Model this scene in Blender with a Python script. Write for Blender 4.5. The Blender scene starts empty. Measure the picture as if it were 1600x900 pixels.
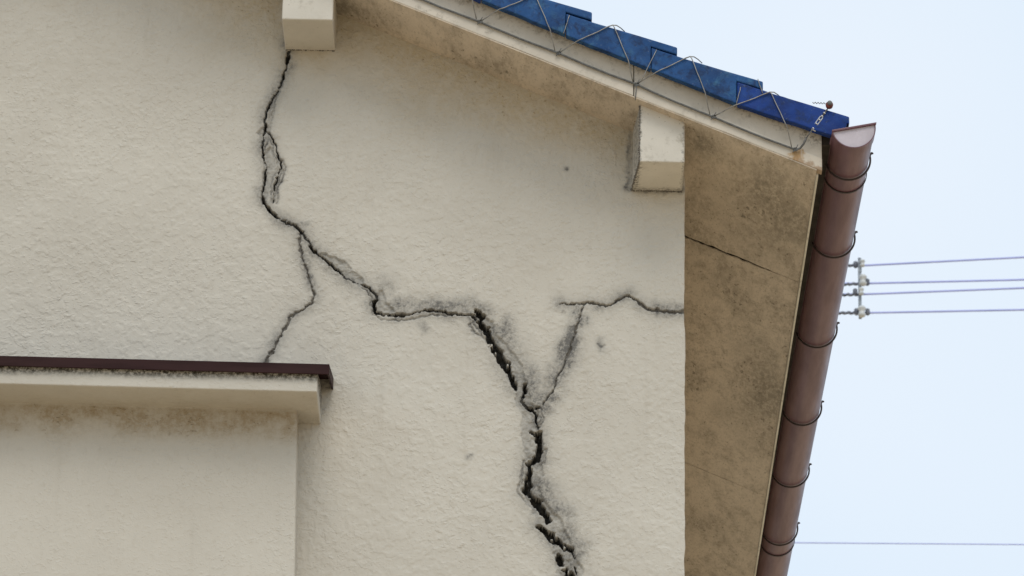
import bpy, bmesh, math, random
import numpy as np
from mathutils import Vector, Matrix
random.seed(7)
R = math.radians
S = bpy.context.scene
COL = S.collection

# ------------------------------------------------------------------ camera
cam_data = bpy.data.cameras.new('camera')
cam_data.sensor_width = 36.0
cam_data.lens = 7000.0 / 1600.0 * 36.0
cam_data.clip_start = 0.1
cam_data.clip_end = 3000.0
cam_data.dof.use_dof = True
cam_data.dof.focus_distance = 10.75
cam_data.dof.aperture_fstop = 26.0
cam = bpy.data.objects.new('camera', cam_data)
COL.objects.link(cam)
pitch, yaw, roll = R(22.15), R(-0.38), R(0.9)
fw = Vector((math.sin(yaw) * math.cos(pitch), math.cos(yaw) * math.cos(pitch), math.sin(pitch)))
rt = Vector((math.cos(yaw), -math.sin(yaw), 0.0))
up = rt.cross(fw)
rt2 = rt * math.cos(roll) + up * math.sin(roll)
up2 = -rt * math.sin(roll) + up * math.cos(roll)
M = Matrix((rt2, up2, -fw)).transposed().to_4x4()
M.translation = Vector((0.0, -10.0, 1.6))
cam.matrix_world = M
S.camera = cam

# ------------------------------------------------------------------ light
SUN_EL, SUN_AZ = R(57), R(168)         # azimuth measured from +Y (behind the house) towards +X; hazy sun in front of the gable
world = bpy.data.worlds.new('World')
S.world = world
world.use_nodes = True
wn, wl = world.node_tree.nodes, world.node_tree.links
wn.clear()
w_out = wn.new('ShaderNodeOutputWorld')
w_sky = wn.new('ShaderNodeTexSky')
w_sky.sky_type = 'NISHITA'
w_sky.sun_disc = False
w_sky.sun_elevation = SUN_EL
w_sky.sun_rotation = SUN_AZ
w_sky.dust_density = 2.0
w_bg = wn.new('ShaderNodeBackground')
w_bg.inputs['Strength'].default_value = 0.06
wl.new(w_sky.outputs[0], w_bg.inputs['Color'])
# thin high overcast veil over the blue
w_tc = wn.new('ShaderNodeTexCoord')
w_no = wn.new('ShaderNodeTexNoise')
w_no.inputs['Scale'].default_value = 3.2
w_no.inputs['Detail'].default_value = 2.0
w_no.inputs['Roughness'].default_value = 0.45
wl.new(w_tc.outputs['Generated'], w_no.inputs['Vector'])
w_rp = wn.new('ShaderNodeValToRGB')
w_rp.color_ramp.elements[0].position = 0.38
w_rp.color_ramp.elements[0].color = (0.650, 0.825, 0.99, 1)
w_rp.color_ramp.elements[1].position = 0.66
w_rp.color_ramp.elements[1].color = (0.86, 0.94, 1.03, 1)
wl.new(w_no.outputs['Fac'], w_rp.inputs['Fac'])
w_veil = wn.new('ShaderNodeBackground')
w_veil.inputs['Strength'].default_value = 1.0
wl.new(w_rp.outputs['Color'], w_veil.inputs['Color'])
w_mix = wn.new('ShaderNodeMixShader')
w_mix.inputs['Fac'].default_value = 0.85
wl.new(w_bg.outputs[0], w_mix.inputs[1])
wl.new(w_veil.outputs[0], w_mix.inputs[2])
wl.new(w_mix.outputs[0], w_out.inputs['Surface'])

sun_data = bpy.data.lights.new('sun', 'SUN')
sun_data.energy = 1.5
sun_data.angle = R(32)
sun_data.color = (1.0, 0.94, 0.85)
sun = bpy.data.objects.new('sun', sun_data)
COL.objects.link(sun)
sd = Vector((math.sin(SUN_AZ) * math.cos(SUN_EL), math.cos(SUN_AZ) * math.cos(SUN_EL), math.sin(SUN_EL)))
sun.rotation_euler = (-sd).to_track_quat('-Z', 'Y').to_euler()
sun.location = sd * 40

S.view_settings.view_transform = 'Standard'
S.view_settings.look = 'None'
S.view_settings.exposure = 0.13
S.view_settings.gamma = 1.0

# ------------------------------------------------------------------ helpers
def tag(o, label=None, cat=None, group=None, kind=None):
    if label: o['label'] = label
    if cat: o['category'] = cat
    if group: o['group'] = group
    if kind: o['kind'] = kind
    return o

def empty(name, loc=(0, 0, 0), parent=None):
    o = bpy.data.objects.new(name, None)
    o.empty_display_size = 0.2
    COL.objects.link(o)
    o.location = loc
    if parent: o.parent = parent
    return o

def link(name, me, m, parent=None, smooth=False):
    if m: me.materials.append(m)
    if smooth:
        me.polygons.foreach_set('use_smooth', np.ones(len(me.polygons), bool))
    o = bpy.data.objects.new(name, me)
    COL.objects.link(o)
    if parent: o.parent = parent
    return o

class MB:
    """collects vertices and faces of one mesh"""
    def __init__(self): self.v, self.f = [], []
    def add(self, vs, fs):
        n = len(self.v)
        self.v += [tuple(p) for p in vs]
        self.f += [tuple(i + n for i in f) for f in fs]
    def box(self, x0, x1, y0, y1, z0, z1):
        self.prism([(x0, z0), (x1, z0), (x1, z1), (x0, z1)], y0, y1)
    def prism(self, poly, y0, y1):
        """poly in X-Z, counter-clockwise seen from -Y, swept along Y"""
        n = len(poly)
        vs = [(p[0], y0, p[1]) for p in poly] + [(p[0], y1, p[1]) for p in poly]
        fs = [tuple(range(n)), tuple(range(2 * n - 1, n - 1, -1))]
        for i in range(n):
            j = (i + 1) % n
            fs.append((i, i + n, j + n, j))
        self.add(vs, fs)
    def tube(self, pts, r, k=8, cap=True):
        pts = [Vector(p) for p in pts]
        rs = r if isinstance(r, (list, tuple)) else [r] * len(pts)
        t0 = (pts[1] - pts[0]).normalized()
        n = t0.orthogonal().normalized()
        vs, fs = [], []
        for i, p in enumerate(pts):
            a = pts[max(i - 1, 0)]; b = pts[min(i + 1, len(pts) - 1)]
            t = (b - a).normalized()
            n = (n - t * n.dot(t)).normalized()
            q = t.cross(n)
            for j in range(k):
                an = 2 * math.pi * j / k
                vs.append(p + (n * math.cos(an) + q * math.sin(an)) * rs[i])
        for i in range(len(pts) - 1):
            for j in range(k):
                a, b = i * k + j, i * k + (j + 1) % k
                fs.append((a, b, b + k, a + k))
        if cap:
            fs.append(tuple(range(k - 1, -1, -1)))
            m = (len(pts) - 1) * k
            fs.append(tuple(range(m, m + k)))
        self.add(vs, fs)
    def lathe(self, prof, c, axis='z', k=14):
        """prof: (radius, height) list, open ends closed by fans"""
        vs, fs = [], []
        for r, h in prof:
            for j in range(k):
                a = 2 * math.pi * j / k
                x, y = r * math.cos(a), r * math.sin(a)
                p = {'z': (x, y, h), 'x': (h, x, y), 'y': (y, h, x)}[axis]
                vs.append((c[0] + p[0], c[1] + p[1], c[2] + p[2]))
        for i in range(len(prof) - 1):
            for j in range(k):
                a, b = i * k + j, i * k + (j + 1) % k
                fs.append((a, b, b + k, a + k))
        fs.append(tuple(range(k - 1, -1, -1)))
        m = (len(prof) - 1) * k
        fs.append(tuple(range(m, m + k)))
        self.add(vs, fs)
    def build(self, name, m, parent=None, bevel=0.0, seg=2, smooth=False, fix=True):
        me = bpy.data.meshes.new(name)
        me.from_pydata(self.v, [], self.f)
        if bevel or fix:
            bm = bmesh.new(); bm.from_mesh(me)
            bmesh.ops.recalc_face_normals(bm, faces=bm.faces)
            if bevel:
                ed = [e for e in bm.edges if len(e.link_faces) == 2 and e.calc_face_angle(0) > 0.5]
                bmesh.ops.bevel(bm, geom=ed, offset=bevel, segments=seg, affect='EDGES', profile=0.6)
            bm.to_mesh(me); bm.free()
        return link(name, me, m, parent, smooth)

def lattice(X, Z, scale, seed):
    """smooth value noise 0..1 on arrays, feature size = scale metres"""
    rng = np.random.default_rng(seed)
    T = rng.random((257, 257))
    x = X / scale + 1000.37; z = Z / scale + 1000.71
    xi = np.floor(x).astype(int); zi = np.floor(z).astype(int)
    fx = x - xi; fz = z - zi
    fx = fx * fx * (3 - 2 * fx); fz = fz * fz * (3 - 2 * fz)
    a = T[xi % 257, zi % 257]; b = T[(xi + 1) % 257, zi % 257]
    c = T[xi % 257, (zi + 1) % 257]; d = T[(xi + 1) % 257, (zi + 1) % 257]
    return (a * (1 - fx) + b * fx) * (1 - fz) + (c * (1 - fx) + d * fx) * fz

def sstep(e0, e1, x):
    t = np.clip((x - e0) / (e1 - e0), 0, 1)
    return t * t * (3 - 2 * t)

# ------------------------------------------------------------------ materials
class NT:
    def __init__(self, name):
        self.m = bpy.data.materials.new(name)
        self.m.use_nodes = True
        self.t = self.m.node_tree
        self.n, self.l = self.t.nodes, self.t.links
        self.b = self.n['Principled BSDF']
    def set(self, sock, v):
        if hasattr(v, 'links') or isinstance(v, bpy.types.NodeSocket): self.l.new(v, sock)
        else: sock.default_value = v
    def pos(self):
        return self.n.new('ShaderNodeNewGeometry').outputs['Position']
    def obj(self):
        return self.n.new('ShaderNodeTexCoord').outputs['Object']
    def mapping(self, vec, scale):
        q = self.n.new('ShaderNodeMapping'); q.inputs['Scale'].default_value = scale
        self.l.new(vec, q.inputs['Vector']); return q.outputs[0]
    def noise(self, vec, scale, detail=3.0, rough=0.55, dist=0.0):
        q = self.n.new('ShaderNodeTexNoise')
        q.inputs['Scale'].default_value = scale; q.inputs['Detail'].default_value = detail
        q.inputs['Roughness'].default_value = rough; q.inputs['Distortion'].default_value = dist
        self.l.new(vec, q.inputs['Vector']); return q.outputs['Fac']
    def voro(self, vec, scale, feature='F1'):
        q = self.n.new('ShaderNodeTexVoronoi'); q.feature = feature
        q.inputs['Scale'].default_value = scale
        self.l.new(vec, q.inputs['Vector']); return q.outputs['Distance']
    def math(self, op, a, b=0.0, clamp=False):
        q = self.n.new('ShaderNodeMath'); q.operation = op; q.use_clamp = clamp
        self.set(q.inputs[0], a); self.set(q.inputs[1], b); return q.outputs[0]
    def ramp(self, f, a, b, v0=0.0, v1=1.0):
        q = self.n.new('ShaderNodeMapRange'); q.interpolation_type = 'SMOOTHSTEP'
        self.set(q.inputs[0], f)
        q.inputs[1].default_value = a; q.inputs[2].default_value = b
        q.inputs[3].default_value = v0; q.inputs[4].default_value = v1
        return q.outputs[0]
    def mix(self, f, a, b):
        q = self.n.new('ShaderNodeMix'); q.data_type = 'RGBA'
        self.set(q.inputs[0], f)
        for s, v in ((q.inputs[6], a), (q.inputs[7], b)):
            if isinstance(v, tuple) and len(v) == 3: v = (*v, 1)
            self.set(s, v)
        return q.outputs[2]
    def attr(self, name):
        q = self.n.new('ShaderNodeAttribute'); q.attribute_name = name; return q.outputs['Fac']
    def xyz(self, vec):
        q = self.n.new('ShaderNodeSeparateXYZ'); self.l.new(vec, q.inputs[0]); return q.outputs
    def bump(self, h, strength, dist):
        q = self.n.new('ShaderNodeBump'); q.inputs['Strength'].default_value = strength
        q.inputs['Distance'].default_value = dist
        self.l.new(h, q.inputs['Height']); self.l.new(q.outputs[0], self.b.inputs['Normal'])
    def fin(self, col, rough=0.85, spec=0.3, metal=0.0):
        if isinstance(col, tuple): col = (*col, 1)
        self.set(self.b.inputs['Base Color'], col)
        self.set(self.b.inputs['Roughness'], rough)
        self.b.inputs['Specular IOR Level'].default_value = spec
        self.b.inputs['Metallic'].default_value = metal
        return self.m

CREAM_A, CREAM_B = (0.545, 0.510, 0.445), (0.495, 0.460, 0.398)
GRIME = (0.075, 0.066, 0.054)

def stucco_height(q, p):
    """sprayed and flattened stucco: small plateaus with ragged rims plus fine grit"""
    area = q.ramp(q.noise(p, 5.0, 3.0, 0.6), 0.35, 0.65, 0.35, 1.0)        # sprayed unevenly
    big = q.ramp(q.noise(p, 44.0, 3.0, 0.55, 0.2), 0.54, 0.63)
    mid = q.ramp(q.noise(q.mapping(p, (1.0, 1.0, 1.35)), 88.0, 2.0, 0.5, 0.1), 0.54, 0.66)
    fin = q.noise(p, 300.0, 2.0, 0.6)
    und = q.noise(p, 14.0, 3.0, 0.5)
    h = q.math('MULTIPLY', q.math('ADD', q.math('MULTIPLY', big, 0.36), q.math('MULTIPLY', mid, 0.42)), area)
    h = q.math('ADD', h, q.math('MULTIPLY', und, 0.5))
    return q.math('ADD', h, q.math('MULTIPLY', fin, 0.26))

def mat_stucco(name, a=CREAM_A, b=CREAM_B, attrs=False, rise=0.0029, strength=0.58, bay=False, specks=0.0):
    q = NT(name); p = q.pos()
    col = q.mix(q.ramp(q.noise(p, 2.3, 4.0, 0.6), 0.32, 0.68), a, b)
    col = q.mix(q.ramp(q.noise(p, 55.0, 3.0, 0.7), 0.50, 0.80, 0.0, 0.22), col, (0.36, 0.31, 0.24))
    # thin rain streaks
    st = q.noise(q.mapping(p, (22.0, 22.0, 1.6)), 1.0, 4.0, 0.6)
    col = q.mix(q.ramp(st, 0.55, 0.78, 0.0, 0.16), col, (0.34, 0.30, 0.24))
    h = stucco_height(q, p)
    if specks:
        sp = q.ramp(q.math('ADD', q.noise(p, 150.0, 3.0, 0.7), q.math('MULTIPLY', q.noise(p, 7.0, 3.0, 0.6), 0.9)), 1.12, 1.22, 0.0, specks)
        col = q.mix(sp, col, GRIME)
    if attrs:
        md = q.attr('mold_shade'); dt = q.attr('dirt'); sp = q.attr('spall')
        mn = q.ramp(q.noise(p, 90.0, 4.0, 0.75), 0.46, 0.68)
        col = q.mix(q.math('MULTIPLY', md, q.math('ADD', q.math('MULTIPLY', mn, 0.22), 0.42), True), col, (0.39, 0.300, 0.165))  # wide brown wash: under-eave shade tint laid in with the mould stain
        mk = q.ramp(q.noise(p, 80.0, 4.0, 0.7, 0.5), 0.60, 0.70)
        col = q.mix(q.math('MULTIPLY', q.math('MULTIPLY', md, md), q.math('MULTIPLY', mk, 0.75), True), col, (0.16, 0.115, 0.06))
        col = q.mix(q.math('MULTIPLY', sp, 0.80, True), col, (0.33, 0.315, 0.285))
        dn = q.ramp(q.noise(p, 210.0, 4.0, 0.8), 0.30, 0.70, 0.60, 1.35)
        col = q.mix(q.math('MULTIPLY', dt, dn, True), col, (0.140, 0.134, 0.124))
    if bay:
        c = q.xyz(p)
        zz = q.math('ADD', c['Z'], q.math('MULTIPLY', c['X'], 0.0135))      # the bay dips a little to the right
        n1 = q.noise(p, 95.0, 4.0, 0.75); n0 = q.noise(p, 16.0, 3.0, 0.6)
        # black lichen hanging below the metal cap, only on the coping front
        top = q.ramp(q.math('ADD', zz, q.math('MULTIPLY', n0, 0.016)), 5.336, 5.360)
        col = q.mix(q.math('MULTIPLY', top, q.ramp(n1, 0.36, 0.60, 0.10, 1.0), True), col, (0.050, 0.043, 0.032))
        # brown speckle where the coping meets the bay wall
        band = q.math('MULTIPLY', q.ramp(zz, 5.200, 5.275), q.ramp(zz, 5.312, 5.300))
        col = q.mix(q.math('MULTIPLY', q.math('MULTIPLY', band, q.ramp(n1, 0.30, 0.70, 0.45, 1.0)), q.ramp(n0, 0.30, 0.6, 0.35, 0.9), True), col, (0.285, 0.215, 0.125))
        n2 = q.ramp(q.noise(q.mapping(p, (1.0, 1.0, 1.7)), 75.0, 4.0, 0.7, 0.5), 0.58, 0.68)
        col = q.mix(q.math('MULTIPLY', q.math('MULTIPLY', band, n2), q.ramp(n0, 0.42, 0.6, 0.1, 0.85), True), col, (0.15, 0.11, 0.06))
    q.bump(h, strength, rise)
    return q.fin(col, 0.9, 0.2)

def mat_soffit(name, a, b, heavy=1.0):
    q = NT(name); p = q.mapping(q.pos(), (1.0, 0.42, 1.0))
    n1 = q.noise(p, 7.5, 5.0, 0.6, 0.0); n2 = q.noise(p, 75.0, 4.0, 0.75); n3 = q.noise(p, 1.4, 3.0, 0.5)
    col = q.mix(q.ramp(n3, 0.35, 0.65), a, b)
    st = q.math('MULTIPLY', q.ramp(n1, 0.42, 0.66), q.ramp(n2, 0.38, 0.66, 0.30, 1.0))
    col = q.mix(q.math('MULTIPLY', st, 0.50 * heavy, True), col, (0.15, 0.125, 0.092))
    col = q.mix(q.ramp(q.noise(p, 30.0, 5.0, 0.75), 0.42, 0.72, 0.0, 0.45), col, (0.26, 0.215, 0.16))
    col = q.mix(q.ramp(q.noise(p, 170.0, 3.0, 0.7), 0.52, 0.72, 0.0, 0.5), col, (0.21, 0.17, 0.125))
    col = q.mix(q.ramp(q.noise(p, 55.0, 4.0, 0.7), 0.56, 0.74, 0.0, 0.4), col, (0.70, 0.60, 0.48))
    c = q.xyz(q.pos())                         # big lichen patch near the eave
    def blob(cx, cy, rx, ry):
        u = q.math('DIVIDE', q.math('SUBTRACT', c['X'], cx), rx); v = q.math('DIVIDE', q.math('SUBTRACT', c['Y'], cy), ry)
        r = q.math('SQRT', q.math('ADD', q.math('MULTIPLY', u, u), q.math('MULTIPLY', v, v)))
        return q.ramp(q.math('ADD', r, q.math('MULTIPLY', q.math('SUBTRACT', n1, 0.5), 5.0)), 0.15, 1.35, 1.0, 0.0)
    bl = q.math('MAXIMUM', blob(0.570, 0.14, 0.10, 0.30), q.math('MAXIMUM', blob(0.39, -0.10, 0.06, 0.09), q.math('MAXIMUM', blob(0.60, 1.35, 0.07, 0.35), blob(-0.46, -0.06, 0.09, 0.07))))
    col = q.mix(q.math('MULTIPLY', q.math('MULTIPLY', bl, q.ramp(n2, 0.30, 0.62, 0.25, 1.0)), 0.62 * heavy, True), col, (0.105, 0.095, 0.070))
    sp = q.ramp(q.math('ADD', q.noise(p, 85.0, 2.0, 0.6), q.math('MULTIPLY', n1, 0.6)), 0.99, 1.06)
    col = q.mix(q.math('MULTIPLY', sp, 0.45 * heavy, True), col, (0.050, 0.043, 0.032))
    h = q.math('ADD', q.noise(p, 130.0, 3.0, 0.6), q.math('MULTIPLY', q.noise(p, 28.0, 2.0, 0.5), 0.8))
    q.bump(h, 0.6, 0.0026)
    return q.fin(col, 0.9, 0.2)

def mat_paint(name, a, b, dirt=(0.16, 0.14, 0.11), amt=0.6, scale=26.0, rust=False, edge=False):
    q = NT(name); p = q.pos()
    col = q.mix(q.ramp(q.noise(p, 6.0, 4.0, 0.6), 0.35, 0.65), a, b)
    s = q.math('MULTIPLY', q.ramp(q.noise(p, scale, 5.0, 0.75), 0.52, 0.72), q.ramp(q.noise(p, 5.0, 2.0), 0.40, 0.62, 0.15, 1.0))
    col = q.mix(q.math('MULTIPLY', s, amt, True), col, dirt)
    sp = q.ramp(q.noise(p, 190.0, 2.0, 0.5), 0.70, 0.76, 0.0, 0.75)
    col = q.mix(sp, col, dirt)
    if edge:                                   # black lichen eating in from the torn left edge and the bottom joint
        c = q.xyz(p); nn = q.math('MULTIPLY', q.math('SUBTRACT', q.noise(p, 70.0, 4.0, 0.7), 0.5), 0.034)
        e1 = q.ramp(q.math('ABSOLUTE', q.math('ADD', q.math('SUBTRACT', c['X'], 0.2315), nn)), 0.003, 0.011, 1.0, 0.0)
        e2 = q.math('MULTIPLY', q.ramp(q.math('ADD', c['Y'], nn), -0.030, -0.004), q.ramp(c['X'], 0.0, 0.01))
        e3 = q.ramp(q.math('ABSOLUTE', q.math('ADD', q.math('SUBTRACT', c['X'], 0.3425), nn)), 0.001, 0.006, 0.7, 0.0)
        ee = q.math('MAXIMUM', e1, q.math('MAXIMUM', e2, e3))
        col = q.mix(q.math('MULTIPLY', ee, q.ramp(q.noise(p, 160.0, 3.0, 0.7), 0.38, 0.62, 0.15, 0.8), True), col, (0.12, 0.11, 0.095))
    if rust:                                  # black grime specks below the tiles, with the tiles' shadow painted in
        c = q.xyz(p)
        off = q.math('SUBTRACT', q.math('ADD', c['Z'], q.math('MULTIPLY', c['X'], 0.4232)), 6.1822)
        wsh = q.math('ADD', off, q.math('MULTIPLY', q.math('SUBTRACT', q.noise(p, 14.0, 3.0, 0.6), 0.5), 0.11))
        wsp = q.math('MULTIPLY', q.ramp(wsh, 0.060, 0.100), q.ramp(q.noise(p, 120.0, 4.0, 0.75), 0.46, 0.64))
        col = q.mix(q.math('MULTIPLY', wsp, 0.75, True), col, (0.13, 0.11, 0.08))
        # rust run below the last wire clamp
        c = q.xyz(p)
        wv = q.math('MULTIPLY', q.math('SUBTRACT', q.noise(p, 55.0, 3.0, 0.6), 0.5), 0.045)
        dx = q.math('ABSOLUTE', q.math('ADD', q.math('SUBTRACT', c['X'], 0.6115), wv))
        mr = q.math('MULTIPLY', q.ramp(dx, 0.011, 0.024, 1.0, 0.0), q.ramp(q.math('ADD', c['Z'], wv), 5.958, 5.948))
        mr = q.math('MULTIPLY', mr, q.ramp(q.noise(q.mapping(p, (150.0, 150.0, 22.0)), 1.0, 3.0, 0.6), 0.30, 0.62, 0.25, 0.95))
        col = q.mix(mr, col, (0.36, 0.215, 0.085))
        # chipped, bare lower end of the board
        ch = q.math('MULTIPLY', q.ramp(q.math('ADD', c['X'], wv), 0.590, 0.625), q.ramp(q.math('ADD', q.math('ADD', c['Z'], q.math('MULTIPLY', c['X'], 0.4232)), wv), 6.2005, 6.188))
        col = q.mix(q.math('MULTIPLY', ch, 0.8, True), col, (0.30, 0.20, 0.12))
    q.bump(q.math('ADD', q.noise(p, 150.0, 3.0), q.noise(p, 40.0, 3.0)), 0.35, 0.0016)
    return q.fin(col, 0.8, 0.3)

def mat_plain(name, a, b, rough=0.5, spec=0.4, metal=0.0, scale=30.0, bump=0.0, stretch=(1, 1, 1)):
    q = NT(name); p = q.mapping(q.pos(), stretch)
    n = q.noise(p, scale, 4.0, 0.65)
    col = q.mix(q.ramp(n, 0.35, 0.68), a, b)
    if bump: q.bump(n, bump, 0.002)
    return q.fin(col, q.ramp(n, 0.3, 0.7, rough * 0.85, min(1, rough * 1.2)), spec, metal)

def mat_tile(name, a, b, worn, amt):
    q = NT(name); p = q.pos()
    col = q.mix(q.ramp(q.noise(p, 9.0, 4.0, 0.6), 0.35, 0.65), a, b)
    col = q.mix(q.ramp(q.noise(p, 24.0, 5.0, 0.7, 0.8), 0.50, 0.75, 0.0, amt), col, worn)
    dk = q.ramp(q.noise(p, 34.0, 5.0, 0.7, 0.4), 0.48, 0.68, 0.0, 0.8)
    col = q.mix(dk, col, (0.012, 0.025, 0.070))
    sp = q.ramp(q.noise(p, 130.0, 3.0, 0.6), 0.64, 0.74, 0.0, 0.65)
    col = q.mix(sp, col, (0.11, 0.15, 0.22))
    q.bump(q.math('ADD', q.noise(p, 22.0, 3.0), q.math('MULTIPLY', q.noise(p, 160.0, 3.0), 0.3)), 0.35, 0.004)
    return q.fin(col, q.ramp(q.noise(p, 30.0, 3.0), 0.3, 0.7, 0.45, 0.70), 0.16)

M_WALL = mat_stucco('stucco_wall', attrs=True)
M_SIDE = mat_stucco('stucco_side')
M_BAY = mat_stucco('stucco_bay', bay=True)
M_PURLIN = mat_paint('bracket_paint', (0.600, 0.560, 0.488), (0.545, 0.508, 0.44), (0.20, 0.17, 0.12), 0.55, edge=True)
M_BARGE = mat_paint('barge_paint', (0.59, 0.53, 0.445), (0.51, 0.46, 0.385), (0.15, 0.13, 0.10), 0.60, rust=True)  # rust also switches on the grime specks with the tiles' painted shadow
M_LIP = mat_paint('eave_paint', (0.66, 0.62, 0.52), (0.50, 0.46, 0.38), (0.12, 0.10, 0.08), 0.7)
M_SOFFIT = mat_soffit('soffit_plaster', (0.62, 0.53, 0.425), (0.57, 0.485, 0.385))
M_DECK = mat_plain('roof_deck', (0.04, 0.032, 0.025), (0.03, 0.025, 0.02), 0.9, 0.2)
M_CRACK = mat_plain('crack_dirt', (0.034, 0.032, 0.029), (0.075, 0.07, 0.06), 0.95, 0.1, scale=140.0)
M_CRACK_DUST = mat_plain('crack_dust', (0.12, 0.11, 0.10), (0.22, 0.20, 0.17), 0.95, 0.1, scale=120.0)
M_CAP = mat_plain('cap_metal', (0.034, 0.0135, 0.0130), (0.024, 0.010, 0.010), 0.6, 0.12, scale=12.0, stretch=(0.4, 1, 3))
M_GUTTER = mat_plain('gutter_plastic', (0.130, 0.053, 0.066), (0.100, 0.041, 0.051), 0.40, 0.50, scale=9.0, stretch=(3, 0.35, 3))
M_GEND = mat_plain('gutter_end_inner', (0.50, 0.45, 0.49), (0.43, 0.385, 0.42), 0.5, 0.4)
M_HOOK = mat_plain('hook_steel', (0.040, 0.024, 0.022), (0.028, 0.018, 0.017), 0.5, 0.4, scale=60.0)
M_TILE_A = mat_tile('tile_deep_blue', (0.011, 0.044, 0.215), (0.008, 0.028, 0.135), (0.022, 0.085, 0.27), 0.45)
M_TILE_B = mat_tile('tile_weathered_blue', (0.020, 0.080, 0.225), (0.012, 0.046, 0.140), (0.06, 0.165, 0.27), 0.7)
M_WIRE = mat_plain('galvanised_wire', (0.30, 0.29, 0.27), (0.20, 0.19, 0.175), 0.45, 0.5, 0.6, scale=80.0)
M_CORD = mat_plain('grey_cord', (0.145, 0.145, 0.14), (0.10, 0.10, 0.095), 0.8, 0.3, scale=120.0)
M_SILVER = mat_plain('turnbuckle_zinc', (0.58, 0.58, 0.57), (0.44, 0.43, 0.42), 0.38, 0.5, 0.7, scale=90.0)
M_RED = mat_plain('red_knob', (0.20, 0.045, 0.03), (0.11, 0.03, 0.022), 0.5, 0.4, scale=60.0)
M_RUST = mat_plain('rust', (0.33, 0.19, 0.075), (0.24, 0.13, 0.055), 0.9, 0.2, scale=70.0)
M_CABLE = mat_plain('cable_sheath', (0.42, 0.46, 0.82), (0.36, 0.40, 0.72), 0.6, 0.4, scale=3.0)  # pale lilac carries the distance haze, painted into the sheath colour
M_TAPE = mat_plain('splice_tape', (0.16, 0.17, 0.20), (0.10, 0.11, 0.14), 0.7, 0.3, scale=20.0)
M_PORC = mat_plain('porcelain', (0.58, 0.59, 0.58), (0.42, 0.43, 0.43), 0.3, 0.5, scale=12.0)
M_RACK = mat_plain('rack_steel', (0.30, 0.33, 0.36), (0.22, 0.24, 0.27), 0.55, 0.4, 0.3, scale=14.0)
M_GROUND = mat_plain('sandy_ground', (0.58, 0.455, 0.305), (0.50, 0.39, 0.26), 0.95, 0.2, scale=0.8, bump=0.3)

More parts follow.
